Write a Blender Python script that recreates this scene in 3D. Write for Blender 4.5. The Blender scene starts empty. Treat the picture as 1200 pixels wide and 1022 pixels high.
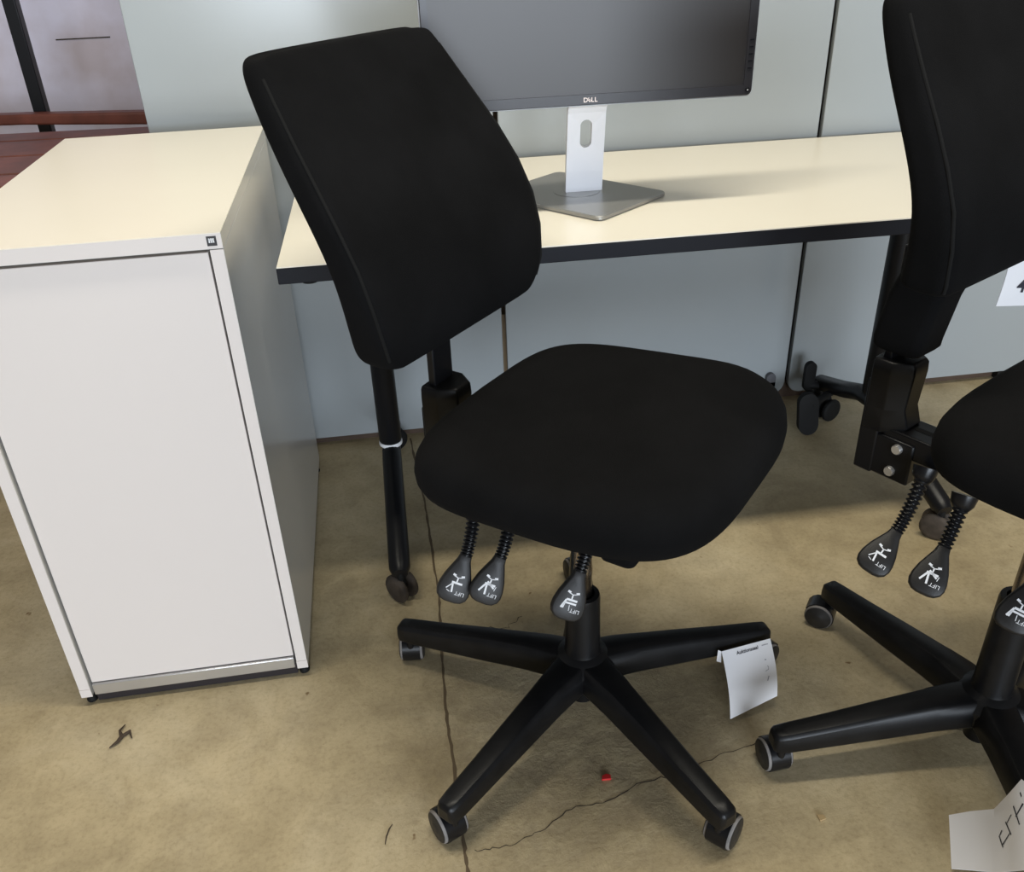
import bpy, bmesh, math, random
from mathutils import Vector, Matrix
random.seed(7)
S = bpy.context.scene
COL = S.collection

# ------------------------------------------------------------------ camera
def Rm(pitch, roll, yaw):
    cp, sp = math.cos(pitch), math.sin(pitch)
    fwd = Vector((0, cp, -sp)); right = Vector((1, 0, 0)); up = right.cross(fwd)
    c, s = math.cos(roll), math.sin(roll)
    r2 = c*right + s*up; u2 = -s*right + c*up
    Z = Matrix(((math.cos(yaw), math.sin(yaw), 0), (-math.sin(yaw), math.cos(yaw), 0), (0, 0, 1)))
    return Matrix((r2, u2, fwd)) @ Z
CAM_H = 1.21864
M3 = Rm(0.52744, -0.03947, -0.12020)
cd = bpy.data.cameras.new('camera'); cam = bpy.data.objects.new('camera', cd); COL.objects.link(cam)
cd.sensor_fit = 'HORIZONTAL'; cd.sensor_width = 36.0; cd.lens = 36.0*1048.58/1200.0
cd.clip_start = 0.05
r, u, f = M3[0], M3[1], M3[2]
cam.matrix_world = Matrix(((r[0], u[0], -f[0], 0), (r[1], u[1], -f[1], 0), (r[2], u[2], -f[2], CAM_H), (0, 0, 0, 1)))
S.camera = cam

# ------------------------------------------------------------------ light and exposure
S.view_settings.view_transform = 'Standard'; S.view_settings.look = 'None'
S.view_settings.exposure = 0.0; S.view_settings.gamma = 1.0
S.view_settings.use_curve_mapping = False
W = bpy.data.worlds.new('world'); S.world = W; W.use_nodes = True
W.node_tree.nodes['Background'].inputs[0].default_value = (1.0, 0.95, 0.88, 1)
W.node_tree.nodes['Background'].inputs[1].default_value = 0.16
def area(name, loc, rot, sx, sy, power, color, spread=180):
    l = bpy.data.lights.new(name, 'AREA'); l.shape = 'RECTANGLE'; l.size = sx; l.size_y = sy
    l.energy = power; l.color = color; l.spread = math.radians(spread)
    o = bpy.data.objects.new(name, l); COL.objects.link(o); o.location = loc; o.rotation_euler = rot
    return o
area('ceiling_strip_lamp', (0.28, 1.02, 3.0), (0, 0, 0), 2.4, 0.16, 59, (1.0, 0.94, 0.80))
area('ceiling_strip_lamp_far', (0.2, 4.2, 3.6), (0, 0, 0), 4.0, 0.25, 40, (1.0, 0.93, 0.82))
area('daylight_doorway', (0.9, -6.5, 1.45), (math.radians(89), 0, math.radians(5)), 5.0, 2.5, 590, (0.80, 0.89, 1.0))

# ------------------------------------------------------------------ materials
MATS = {}
def mat(name, color, rough=0.5, metal=0.0, bump=0.0, bscale=200.0, var=0.0, vscale=6.0, coat=0.0, sheen=0.0, spec=0.5, emit=None):
    if name in MATS: return MATS[name]
    m = bpy.data.materials.new(name); m.use_nodes = True; nt = m.node_tree; b = nt.nodes['Principled BSDF']
    b.inputs['Base Color'].default_value = (*color, 1); b.inputs['Roughness'].default_value = rough
    b.inputs['Metallic'].default_value = metal; b.inputs['Coat Weight'].default_value = coat
    b.inputs['Sheen Weight'].default_value = sheen; b.inputs['Specular IOR Level'].default_value = spec
    tc = nt.nodes.new('ShaderNodeTexCoord')
    if bump > 0:
        n = nt.nodes.new('ShaderNodeTexNoise'); n.inputs['Scale'].default_value = bscale; n.inputs['Detail'].default_value = 3
        bp = nt.nodes.new('ShaderNodeBump'); bp.inputs['Strength'].default_value = bump; bp.inputs['Distance'].default_value = 0.002
        nt.links.new(tc.outputs['Object'], n.inputs['Vector']); nt.links.new(n.outputs['Fac'], bp.inputs['Height'])
        nt.links.new(bp.outputs['Normal'], b.inputs['Normal'])
    if var > 0:
        n = nt.nodes.new('ShaderNodeTexNoise'); n.inputs['Scale'].default_value = vscale; n.inputs['Detail'].default_value = 5
        rp = nt.nodes.new('ShaderNodeValToRGB'); e = rp.color_ramp.elements
        e[0].position = 0.3; e[1].position = 0.7
        e[0].color = (*[c*(1-var) for c in color], 1); e[1].color = (*[min(1, c*(1+var)) for c in color], 1)
        nt.links.new(tc.outputs['Object'], n.inputs['Vector']); nt.links.new(n.outputs['Fac'], rp.inputs['Fac'])
        nt.links.new(rp.outputs['Color'], b.inputs['Base Color'])
    MATS[name] = m
    return m

FABRIC = mat('black_fabric', (0.0042, 0.0042, 0.0046), 0.95, bump=0.35, bscale=900, var=0.3, vscale=9, sheen=0.0, spec=0.12)
SEAM = mat('black_seam', (0.007, 0.007, 0.007), 0.9, spec=0.2)
PLASTIC = mat('black_plastic', (0.0065, 0.0065, 0.007), 0.36, bump=0.08, bscale=700, var=0.3, vscale=30, spec=0.24)
PLASTIC_S = mat('black_satin_plastic', (0.007, 0.007, 0.008), 0.30, spec=0.3)
PADDLE = mat('dark_grey_paddle', (0.016, 0.015, 0.0145), 0.45, bump=0.1, bscale=600, spec=0.35)
STEEL_B = mat('black_steel', (0.006, 0.006, 0.007), 0.35, spec=0.28)
CHROME = mat('worn_chrome', (0.33, 0.29, 0.26), 0.25, 1.0, var=0.3, vscale=25)
BOLT = mat('zinc_bolt', (0.75, 0.74, 0.72), 0.35, 0.8)
TREAD = mat('pale_tread', (0.21, 0.195, 0.185), 0.7, var=0.3, vscale=40)
WHEEL = mat('dark_wheel', (0.016, 0.015, 0.015), 0.5, var=0.4, vscale=30)
BROWNW = mat('dusty_wheel', (0.055, 0.042, 0.032), 0.75, var=0.5, vscale=40)
WHITE_INK = mat('white_ink', (0.75, 0.75, 0.76), 0.6)
BLACK_INK = mat('black_ink', (0.02, 0.02, 0.03), 0.7)
PALE_INK = mat('pale_grey_ink', (0.35, 0.35, 0.38), 0.7)
PAPER = mat('white_paper', (0.82, 0.81, 0.82), 0.8, var=0.03, vscale=9)
CREAM = mat('cream_laminate', (0.88, 0.825, 0.70), 0.32, spec=0.5, var=0.012, vscale=3)
CAB_WHITE = mat('white_lacquer', (0.70, 0.645, 0.61), 0.38, bump=0.02, bscale=500)
CAB_SIDE = mat('white_side_panel', (0.62, 0.61, 0.58), 0.22)
ALU = mat('brushed_aluminium', (0.62, 0.62, 0.63), 0.38, 0.85)
SILVER = mat('silver_paint', (0.80, 0.80, 0.83), 0.40, 0.10)
BASEGREY = mat('grey_metal_base', (0.30, 0.295, 0.28), 0.36, 0.6)
DARK_EDGE = mat('black_edge_band', (0.006, 0.0065, 0.010), 0.5, spec=0.2)
BEZEL = mat('dark_bezel', (0.030, 0.029, 0.034), 0.35)
SCREEN = mat('matte_screen', (0.022, 0.018, 0.017), 0.42, spec=0.7)
GLASS = mat('pale_green_panel', (0.345, 0.372, 0.383), 0.20, spec=0.5, var=0.02, vscale=2)
GLASS_EDGE = mat('panel_edge', (0.50, 0.56, 0.52), 0.25)
WALLB = mat('brown_rear_wall', (0.10, 0.065, 0.04), 0.8, var=0.2)
SKIRT = mat('brown_skirting', (0.075, 0.045, 0.028), 0.6, var=0.2, vscale=12)
REDWOOD = mat('red_wood', (0.16, 0.045, 0.028), 0.5, var=0.3, vscale=14)
RED = mat('red_scrap', (0.55, 0.02, 0.02), 0.5)
TWIG = mat('dry_leaf', (0.05, 0.032, 0.018), 0.8)
CHIP = mat('wood_chip', (0.42, 0.30, 0.15), 0.8)
CRACKM = mat('crack_shade', (0.055, 0.042, 0.028), 0.95)
RUBBER = mat('black_rubber', (0.008, 0.008, 0.008), 0.7, spec=0.25)
TAPE = mat('clear_tape', (0.10, 0.10, 0.10), 0.15)

def floor_mat():
    m = bpy.data.materials.new('concrete'); m.use_nodes = True; nt = m.node_tree; b = nt.nodes['Principled BSDF']
    tc = nt.nodes.new('ShaderNodeTexCoord')
    def noise(sc, det, rough=0.6, dist=0.0):
        n = nt.nodes.new('ShaderNodeTexNoise'); n.inputs['Scale'].default_value = sc; n.inputs['Detail'].default_value = det
        n.inputs['Roughness'].default_value = rough; n.inputs['Distortion'].default_value = dist
        nt.links.new(tc.outputs['Object'], n.inputs['Vector']); return n
    def ramp(src, stops):
        rp = nt.nodes.new('ShaderNodeValToRGB'); e = rp.color_ramp.elements
        while len(e) < len(stops): e.new(0.5)
        for k, (p, c) in enumerate(stops): e[k].position = p; e[k].color = (*c, 1)
        nt.links.new(src, rp.inputs['Fac']); return rp
    def mix(fac, a, bb, mode='MIX'):
        x = nt.nodes.new('ShaderNodeMix'); x.data_type = 'RGBA'; x.blend_type = mode
        if isinstance(fac, float): x.inputs[0].default_value = fac
        else: nt.links.new(fac, x.inputs[0])
        nt.links.new(a, x.inputs[6]); nt.links.new(bb, x.inputs[7]); return x
    base = ramp(noise(2.3, 6, 0.62, 0.6).outputs['Fac'], [(0.30, (0.40, 0.325, 0.190)), (0.5, (0.495, 0.41, 0.252)), (0.72, (0.59, 0.51, 0.345))])
    mid = ramp(noise(11, 8, 0.7, 0.4).outputs['Fac'], [(0.35, (0.80, 0.78, 0.76)), (0.6, (1.02, 1.01, 1.0))])
    a = mix(1.0, base.outputs['Color'], mid.outputs['Color'], 'MULTIPLY')
    fine = ramp(noise(120, 4, 0.7).outputs['Fac'], [(0.32, (0.80, 0.78, 0.75)), (0.52, (1.0, 1.0, 1.0))])
    c = mix(0.8, a.outputs[2], fine.outputs['Color'], 'MULTIPLY')
    spots = ramp(noise(34, 2, 0.5).outputs['Fac'], [(0.735, (1, 1, 1)), (0.775, (0.45, 0.36, 0.26))])
    d = mix(1.0, c.outputs[2], spots.outputs['Color'], 'MULTIPLY')
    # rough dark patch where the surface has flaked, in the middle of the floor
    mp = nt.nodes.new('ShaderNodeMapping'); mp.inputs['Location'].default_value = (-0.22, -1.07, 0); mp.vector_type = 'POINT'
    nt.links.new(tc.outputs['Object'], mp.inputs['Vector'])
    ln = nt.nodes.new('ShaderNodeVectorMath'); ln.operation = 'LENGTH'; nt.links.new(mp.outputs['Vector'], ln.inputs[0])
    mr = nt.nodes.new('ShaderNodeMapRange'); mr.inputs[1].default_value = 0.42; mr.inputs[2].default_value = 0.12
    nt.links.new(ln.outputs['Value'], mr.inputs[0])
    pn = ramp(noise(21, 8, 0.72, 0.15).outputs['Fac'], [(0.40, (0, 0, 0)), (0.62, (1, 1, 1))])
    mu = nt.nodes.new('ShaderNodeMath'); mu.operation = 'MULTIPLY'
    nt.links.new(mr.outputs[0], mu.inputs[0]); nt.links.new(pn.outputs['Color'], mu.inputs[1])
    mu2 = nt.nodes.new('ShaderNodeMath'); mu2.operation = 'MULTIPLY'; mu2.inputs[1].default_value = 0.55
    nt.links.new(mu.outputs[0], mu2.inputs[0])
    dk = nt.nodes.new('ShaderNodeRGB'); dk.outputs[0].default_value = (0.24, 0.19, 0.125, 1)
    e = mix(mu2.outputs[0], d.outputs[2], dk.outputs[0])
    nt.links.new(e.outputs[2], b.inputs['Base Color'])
    rr = nt.nodes.new('ShaderNodeMapRange'); rr.inputs[3].default_value = 0.42; rr.inputs[4].default_value = 0.68
    nt.links.new(noise(6, 4).outputs['Fac'], rr.inputs[0]); nt.links.new(rr.outputs[0], b.inputs['Roughness'])
    bn = noise(75, 8, 0.7)
    ad = nt.nodes.new('ShaderNodeMath'); ad.operation = 'MULTIPLY_ADD'; ad.inputs[1].default_value = -1.6
    nt.links.new(mu.outputs[0], ad.inputs[0]); nt.links.new(bn.outputs['Fac'], ad.inputs[2])
    bp = nt.nodes.new('ShaderNodeBump'); bp.inputs['Strength'].default_value = 0.35; bp.inputs['Distance'].default_value = 0.003
    nt.links.new(ad.outputs[0], bp.inputs['Height']); nt.links.new(bp.outputs['Normal'], b.inputs['Normal'])
    b.inputs['Specular IOR Level'].default_value = 0.35
    return m
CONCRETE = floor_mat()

def farwall_mat():
    m = bpy.data.materials.new('mauve_plaster'); m.use_nodes = True; nt = m.node_tree; b = nt.nodes['Principled BSDF']
    tc = nt.nodes.new('ShaderNodeTexCoord')
    n = nt.nodes.new('ShaderNodeTexNoise'); n.inputs['Scale'].default_value = 3.0; n.inputs['Detail'].default_value = 6
    rp = nt.nodes.new('ShaderNodeValToRGB'); e = rp.color_ramp.elements
    e[0].position = 0.34; e[0].color = (0.55, 0.47, 0.48, 1); e[1].position = 0.6; e[1].color = (0.78, 0.74, 0.84, 1)
    nt.links.new(tc.outputs['Object'], n.inputs['Vector']); nt.links.new(n.outputs['Fac'], rp.inputs['Fac'])
    nt.links.new(rp.outputs['Color'], b.inputs['Base Color']); b.inputs['Roughness'].default_value = 0.6
    return m
MAUVE = farwall_mat()

# ------------------------------------------------------------------ helpers
def obj(name, bm, m, parent=None, smooth=False, angle=40, bevel=0.0, label=None):
    me = bpy.data.meshes.new(name)
    bmesh.ops.recalc_face_normals(bm, faces=bm.faces[:])
    bm.to_mesh(me); bm.free()
    for x in (m if isinstance(m, (list, tuple)) else [m]): me.materials.append(x)
    o = bpy.data.objects.new(name, me); COL.objects.link(o)
    if parent: o.parent = parent
    if bevel:
        md = o.modifiers.new('bevel', 'BEVEL'); md.width = bevel; md.segments = 2; md.limit_method = 'ANGLE'; md.angle_limit = math.radians(35)
        md.harden_normals = False
    if smooth or bevel:
        me.shade_smooth(); me.set_sharp_from_angle(angle=math.radians(angle))
    if label: o['label'] = label
    return o
def thing(name, label, cat, loc=(0, 0, 0), rotz=0.0, group=None):
    o = bpy.data.objects.new(name, None); COL.objects.link(o); o.empty_display_size = 0.05
    o.location = loc; o.rotation_euler = (0, 0, rotz); tag(o, label, cat, group); return o
def tag(o, label, cat, group=None):
    o['label'] = label; o['category'] = cat
    if group: o['group'] = group
    return o
def struct(o): o['kind'] = 'structure'; return o
def box(bm, x0, x1, y0, y1, z0, z1, mi=0):
    v = [bm.verts.new((x, y, z)) for z in (z0, z1) for y in (y0, y1) for x in (x0, x1)]
    for q in ((0, 1, 3, 2), (4, 5, 7, 6), (0, 1, 5, 4), (2, 3, 7, 6), (0, 2, 6, 4), (1, 3, 7, 5)):
        bm.faces.new([v[k] for k in q]).material_index = mi
def ringv(bm, pts): return [bm.verts.new(p) for p in pts]
def bridge(bm, a, b, mi=0):
    n = len(a)
    for k in range(n): bm.faces.new((a[k], a[(k+1) % n], b[(k+1) % n], b[k])).material_index = mi
def loft(bm, rings, cap0=True, cap1=True, mi=0):
    vs = [ringv(bm, p) for p in rings]
    for a, b in zip(vs, vs[1:]): bridge(bm, a, b, mi)
    if cap0: bm.faces.new(vs[0][::-1]).material_index = mi
    if cap1: bm.faces.new(vs[-1]).material_index = mi
    return vs
def frame(d, hint=Vector((0, 0, 1))):
    d = Vector(d).normalized()
    if abs(d.dot(hint)) > 0.95: hint = Vector((1, 0, 0))
    a = hint.cross(d).normalized(); return a, d.cross(a).normalized(), d
def tube(bm, path, rad, n=12, mi=0, caps=True):
    path = [Vector(p) for p in path]; rs = rad if isinstance(rad, (list, tuple)) else [rad]*len(path)
    rings = []; a0 = None
    for k, p in enumerate(path):
        d = (path[min(k+1, len(path)-1)] - path[max(k-1, 0)])
        a, b, d = frame(d)
        if a0 is not None:
            a = (a0 - d*a0.dot(d)).normalized(); b = d.cross(a)
        a0 = a
        rings.append([p + rs[k]*(math.cos(t)*a + math.sin(t)*b) for t in [2*math.pi*j/n for j in range(n)]])
    loft(bm, rings, caps, caps, mi)
def lathe(bm, prof, origin=(0, 0, 0), axis=(0, 0, 1), n=20, mi=0, caps=True):
    o = Vector(origin); a, b, d = frame(axis)
    rings = [[o + d*h + r*(math.cos(t)*a + math.sin(t)*b) for t in [2*math.pi*j/n for j in range(n)]] for r, h in prof]
    loft(bm, rings, caps, caps, mi)
def rrect(w, h, rad, n=4):
    pts = []
    for cx, cy, a0 in ((w/2-rad, h/2-rad, 0), (-w/2+rad, h/2-rad, 90), (-w/2+rad, -h/2+rad, 180), (w/2-rad, -h/2+rad, 270)):
        for k in range(n+1):
            t = math.radians(a0 + 90*k/n); pts.append((cx + rad*math.cos(t), cy + rad*math.sin(t)))
    return pts
def prism(bm, pts2, z0, z1, f=lambda x, y, z: (x, y, z), mi=0):
    loft(bm, [[f(x, y, z) for x, y in pts2] for z in (z0, z1)], mi=mi)
def offset2(pts, d):
    n = len(pts); out = []
    for k in range(n):
        p0, p1, p2 = Vector(pts[k-1]), Vector(pts[k]), Vector(pts[(k+1) % n])
        t = (p2 - p0)
        if t.length < 1e-9: t = Vector((1, 0))
        t.normalize(); nrm = Vector((t.y, -t.x)); q = p1 - nrm*d; out.append((q.x, q.y))
    return out
TXT = {}
def text_bm(body, size, mapf, bold=False):
    key = (body,)
    if key not in TXT:
        cu = bpy.data.curves.new('t', 'FONT'); cu.body = body; cu.size = 1.0; cu.align_x = 'CENTER'; cu.align_y = 'CENTER'; cu.resolution_u = 3
        if bold: cu.offset = 0.018
        o = bpy.data.objects.new('t', cu); COL.objects.link(o); bpy.context.view_layer.update()
        me = bpy.data.meshes.new_from_object(o.evaluated_get(bpy.context.evaluated_depsgraph_get()))
        TXT[key] = ([tuple(v.co[:2]) for v in me.vertices], [tuple(p.vertices) for p in me.polygons])
        bpy.data.objects.remove(o); bpy.data.curves.remove(cu); bpy.data.meshes.remove(me)
    V, F = TXT[key]; bm = bmesh.new()
    vs = [bm.verts.new(mapf(x*size, y*size)) for x, y in V]
    for q in F:
        try: bm.faces.new([vs[k] for k in q])
        except ValueError: pass
    return bm
def stroke(bm, pts, w, mapf):
    for p, q in zip(pts, pts[1:]):
        p, q = Vector(p), Vector(q); t = (q-p)
        if t.length < 1e-9: continue
        t.normalize(); n = Vector((-t.y, t.x))*w/2; e = t*w*0.3
        c = [p-e+n, p-e-n, q+e-n, q+e+n]
        bm.faces.new([bm.verts.new(mapf(x.x, x.y)) for x in c])

# ------------------------------------------------------------------ setting
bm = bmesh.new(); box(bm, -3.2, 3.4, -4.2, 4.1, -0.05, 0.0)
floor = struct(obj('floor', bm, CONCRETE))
def strip(name, pts, w, jit, z=0.0006, sub=6, m=CRACKM):
    P = []
    for a, b in zip(pts, pts[1:]):
        for k in range(sub):
            t = k/sub; P.append((a[0]+(b[0]-a[0])*t + random.uniform(-jit, jit), a[1]+(b[1]-a[1])*t + random.uniform(-jit, jit)))
    P.append(pts[-1]); bm = bmesh.new(); prev = None
    for k, p in enumerate(P):
        q = Vector(P[min(k+1, len(P)-1)]) - Vector(P[max(k-1, 0)]); q.normalize(); n = Vector((-q.y, q.x))
        ww = w*random.uniform(0.45, 1.2)/2
        cur = [bm.verts.new((p[0]+n.x*s*ww, p[1]+n.y*s*ww, z)) for s in (1, -1)]
        if prev: bm.faces.new((prev[0], prev[1], cur[1], cur[0]))
        prev = cur
    return obj(name, bm, m, floor)
strip('expansion_joint', [(-0.022, 2.12), (0.0, 1.80), (0.009, 1.45), (0.0, 1.145), (0.006, 0.95), (0.008, 0.824), (0.012, 0.4), (0.0, -0.5)], 0.0058, 0.0011, sub=16, m=mat('joint_shade', (0.13, 0.092, 0.052), 0.95))
strip('crack', [(0.02, 0.856), (0.075, 0.858), (0.135, 0.878), (0.18, 0.905), (0.236, 0.908), (0.30, 0.935), (0.357, 0.939)], 0.0019, 0.0028, sub=7)
strip('crack', [(0.357, 0.939), (0.454, 0.969), (0.542, 0.985), (0.60, 0.962), (0.668, 0.982), (0.74, 0.975), (0.815, 0.966), (0.907, 0.928)], 0.0015, 0.003, sub=7)
strip('crack', [(0.05, 1.33), (0.09, 1.345), (0.13, 1.33), (0.17, 1.36)], 0.0016, 0.004, sub=6)

bm = bmesh.new(); box(bm, -0.44, 3.3, 2.20, 2.30, 0, 2.7); struct(obj('wall_back', bm, WALLB))
bm = bmesh.new(); box(bm, -0.44, 3.3, 2.145, 2.20, 0.0, 0.055); struct(obj('baseboard_back', bm, SKIRT))
bm = bmesh.new(); box(bm, 0.230, 0.264, 2.17, 2.20, 0.055, 0.315); struct(obj('trim_1', bm, mat('tan_batten', (0.48, 0.34, 0.20), 0.7, var=0.2)))
bm = bmesh.new(); box(bm, -3.2, -0.44, 3.6, 3.7, 0, 2.7); farw = struct(obj('wall_far', bm, MAUVE))
bm = bmesh.new(); box(bm, -0.54, -0.44, 2.30, 3.6, 0, 2.7); struct(obj('wall_return', bm, MAUVE))
bm = bmesh.new(); box(bm, -1.118, -0.935, 3.596, 3.6, 0.892, 0.896); obj('scratch', bm, CRACKM, farw)

# divider panels: pale green boards with rounded corners standing in a row on short brackets
def panel(x0, x1, label):
    t = thing('divider_panel', label, 'panel', ((x0+x1)/2, 2.13, 0), 0, 'pale green divider panels along the back wall')
    w = x1-x0-0.011; h = 1.75; z0 = 0.026
    pts = rrect(w, h, 0.035, 5); bm = bmesh.new()
    fm = lambda x, y, z: (x, z, y + z0 + h/2)
    P1 = pts; P0 = offset2(pts, 0.0015)
    loft(bm, [[fm(x, y, z) for x, y in q] for q, z in ((P0, -0.009), (P1, -0.0075), (P1, 0.0075), (P0, 0.009))])
    obj('board', bm, GLASS, t, smooth=True, angle=30)
    for sx in (-1, 1):
        bm = bmesh.new()
        c = sx*(w/2 - 0.10)
        box(bm, c-0.03, c+0.03, -0.0085, 0.014, 0.0, 0.027)
        obj('foot', bm, RUBBER, t)
    return t
panel(-0.523, 0.247, 'leftmost pale green divider panel, its left edge rising behind the white cabinet')
panel(0.247, 1.037, 'middle pale green divider panel directly behind the monitor and desk')
panel(1.037, 1.818, 'right pale green divider panel behind the half-seen office chair')
# grey foot bracket at lower corner of middle panel
bm = bmesh.new(); pts = rrect(0.026, 0.05, 0.0128, 5)
prism(bm, pts, 0, 0.01, lambda x, y, z: (0.985+x, 2.107+z, 0.072+y))
box(bm, 0.972, 0.998, 2.107, 2.117, 0.0, 0.07)
tag(obj('panel_bracket', bm, mat('grey_bracket', (0.10, 0.10, 0.11), 0.5), smooth=True), 'small grey round-topped bracket at the lower right corner of the middle divider panel', 'bracket')

# ------------------------------------------------------------------ far left: post, slatted table, bench
bm = bmesh.new(); box(bm, -1.080, -1.042, 3.08, 3.12, 0, 2.4)
tag(obj('steel_post', bm, STEEL_B, bevel=0.003), 'thin black steel post rising behind the red wooden slats at far left', 'post')
t = thing('slatted_table', 'red-brown wooden table with long slats behind the white cabinet', 'table', (-1.2, 2.375, 0), -0.06)
for y, wd in ((-0.280, 0.110), (-0.160, 0.182), (0.032, 0.180), (0.222, 0.104)):
    bm = bmesh.new(); box(bm, -0.8, 0.62, y, y+wd, 0.725, 0.75)
    o = obj('slat', bm, REDWOOD, t, bevel=0.004); o.rotation_euler = (0, 0, 0.0)
bm = bmesh.new(); box(bm, -0.76, 0.58, -0.24, -0.215, 0.66, 0.725); box(bm, -0.76, 0.58, 0.28, 0.305, 0.66, 0.725)
obj('apron', bm, REDWOOD, t, bevel=0.003)
for sx in (-0.75, 0.53):
    for sy in (-0.26, 0.26):
        bm = bmesh.new(); box(bm, sx, sx+0.05, sy, sy+0.05, 0, 0.725); obj('leg', bm, REDWOOD, t, bevel=0.004)
t = thing('wooden_bench', 'red-brown wooden bench whose thick top rail shows beyond the slatted table', 'bench', (-1.2, 3.06, 0), -0.09)
bm = bmesh.new(); loft(bm, [[(x, y*0.05, z0 + zz) for y, zz in ((-.5, 0), (.5, 0), (.5, hh), (-.5, hh))] for x, z0, hh in ((-0.9, 0.722, 0.030), (0.1, 0.713, 0.031), (0.62, 0.692, 0.040))])
obj('top_rail', bm, REDWOOD, t, bevel=0.006)
for sx in (-0.85, 0.55):
    bm = bmesh.new(); box(bm, sx, sx+0.05, -0.025, 0.025, 0, 0.69); obj('leg', bm, REDWOOD, t, bevel=0.004)
for sx in (-0.85, 0.55):
    bm = bmesh.new(); box(bm, sx, sx+0.05, -0.15, -0.10, 0, 0.40); obj('leg', bm, REDWOOD, t, bevel=0.004)
for k in range(3):
    bm = bmesh.new(); box(bm, -0.9, 0.62, -0.16+k*0.06, -0.16+k*0.06+0.05, 0.40, 0.42); obj('seat_slat', bm, REDWOOD, t, bevel=0.003)

# ------------------------------------------------------------------ cabinet
CW, CD, CH = 0.4036, 0.758, 0.8496
t = thing('pull_out_cabinet', 'tall narrow white office cabinet with a cream top standing left of the desk', 'cabinet', (-0.2456, 1.2702, 0), 0.0175)
# local: x from -CW to 0, y 0..CD
bm = bmesh.new(); box(bm, -CW, 0, 0, CD, CH-0.0235, CH-0.0012); obj('top_panel', bm, CAB_SIDE, t)
bm = bmesh.new(); box(bm, -CW, 0, -0.0012, CD, CH-0.0012, CH); obj('top_surface', bm, CREAM, t, label='cream laminate top')
bm = bmesh.new(); box(bm, -CW, 0, -0.0012, 0.0, CH-0.0225, CH-0.001); obj('edge_strip', bm, CAB_WHITE, t)
for nm, x0, x1 in (('side_panel', -CW, -CW+0.019), ('side_panel', -0.019, 0)):
    bm = bmesh.new(); box(bm, x0, x1, 0.0, CD-0.001, 0.022, CH-0.0245); obj(nm, bm, CAB_SIDE, t, bevel=0.0008)
    bm = bmesh.new(); box(bm, x0+0.0002, x1-0.0002, -0.0012, 0.0, 0.040, CH-0.0245); obj('edge_strip', bm, CAB_WHITE, t)
    bm = bmesh.new(); box(bm, x0-0.0002, x1+0.0002, -0.0016, 0.0, 0.022, 0.0395); obj('edge_cap', bm, CAB_WHITE, t)
bm = bmesh.new(); box(bm, -CW+0.019, -0.019, CD-0.016, CD-0.002, 0.03, CH-0.0245); obj('back_panel', bm, CAB_SIDE, t)
bm = bmesh.new(); box(bm, -CW+0.0235, -0.0230, 0.004, 0.022, 0.0505, CH-0.0290); obj('drawer_front', bm, CAB_WHITE, t, bevel=0.001)
bm = bmesh.new(); box(bm, -CW+0.0235, -0.0230, -0.0005, 0.022, 0.0240, 0.0485); obj('grip_strip', bm, ALU, t, bevel=0.0015, label='brushed metal strip along the bottom of the front')
bm = bmesh.new(); box(bm, -CW+0.025, -0.025, 0.022, CD-0.03, 0.028, 0.80); obj('drawer_box', bm, CAB_SIDE, t)
bm = bmesh.new(); box(bm, -CW+0.022, -0.022, 0.010, CD-0.02, 0.001, 0.0235); obj('under_gap_shade', bm, mat('painted_gap_shade', (0.016, 0.011, 0.012), 0.7), t)  # added dark board standing in for the shade in the gap under the cabinet
for x in (-CW+0.010, -0.010):
    for y in (0.016, CD-0.03):
        bm = bmesh.new(); lathe(bm, [(0.009, 0.0), (0.010, 0.004), (0.008, 0.006), (0.006, 0.022)], (x, y, 0), n=12); obj('foot', bm, RUBBER, t, smooth=True)
bm = bmesh.new(); box(bm, -0.0205, -0.0070, -0.0019, -0.0012, CH-0.0185, CH-0.0045); bd = obj('badge', bm, mat('badge_black', (0.02, 0.018, 0.02), 0.4), t, label='small black square badge with a pale stepped mark')
bm = bmesh.new()
for k in range(3): box(bm, -0.0178+k*0.0028, -0.0158+k*0.0028, -0.0022, -0.0019, CH-0.0138, CH-0.0075)
box(bm, -0.0178, -0.0102, -0.0022, -0.0019, CH-0.0104, CH-0.0086)
obj('mark', bm, WHITE_INK, bd)

# ------------------------------------------------------------------ desk
DX0, DX1, DY0, DY1, DZ = -0.2048, 1.262, 1.4536, 2.1005, 0.730
t = desk = thing('folding_desk', 'cream topped desk with a black edge on wheeled T-shaped legs under the monitor', 'desk', (0.53, 1.78, 0))
ox, oy = 0.53, 1.78
bm = bmesh.new(); box(bm, DX0-ox+0.001, DX1-ox-0.001, DY0-oy+0.001, DY1-oy-0.001, DZ-0.002, DZ); obj('desk_surface', bm, CREAM, t)
bm = bmesh.new(); box(bm, DX0-ox, DX1-ox, DY0-oy, DY1-oy, DZ-0.030, DZ-0.002); obj('edge_band', bm, DARK_EDGE, t, bevel=0.0015, label='black edge and underside')
bm = bmesh.new(); lathe(bm, [(0.014, DZ-0.036), (0.017, DZ-0.033), (0.017, DZ-0.030)], (-0.155-ox, 1.478-oy, 0), n=20); obj('stop_knob', bm, RUBBER, t, smooth=True)
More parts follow.
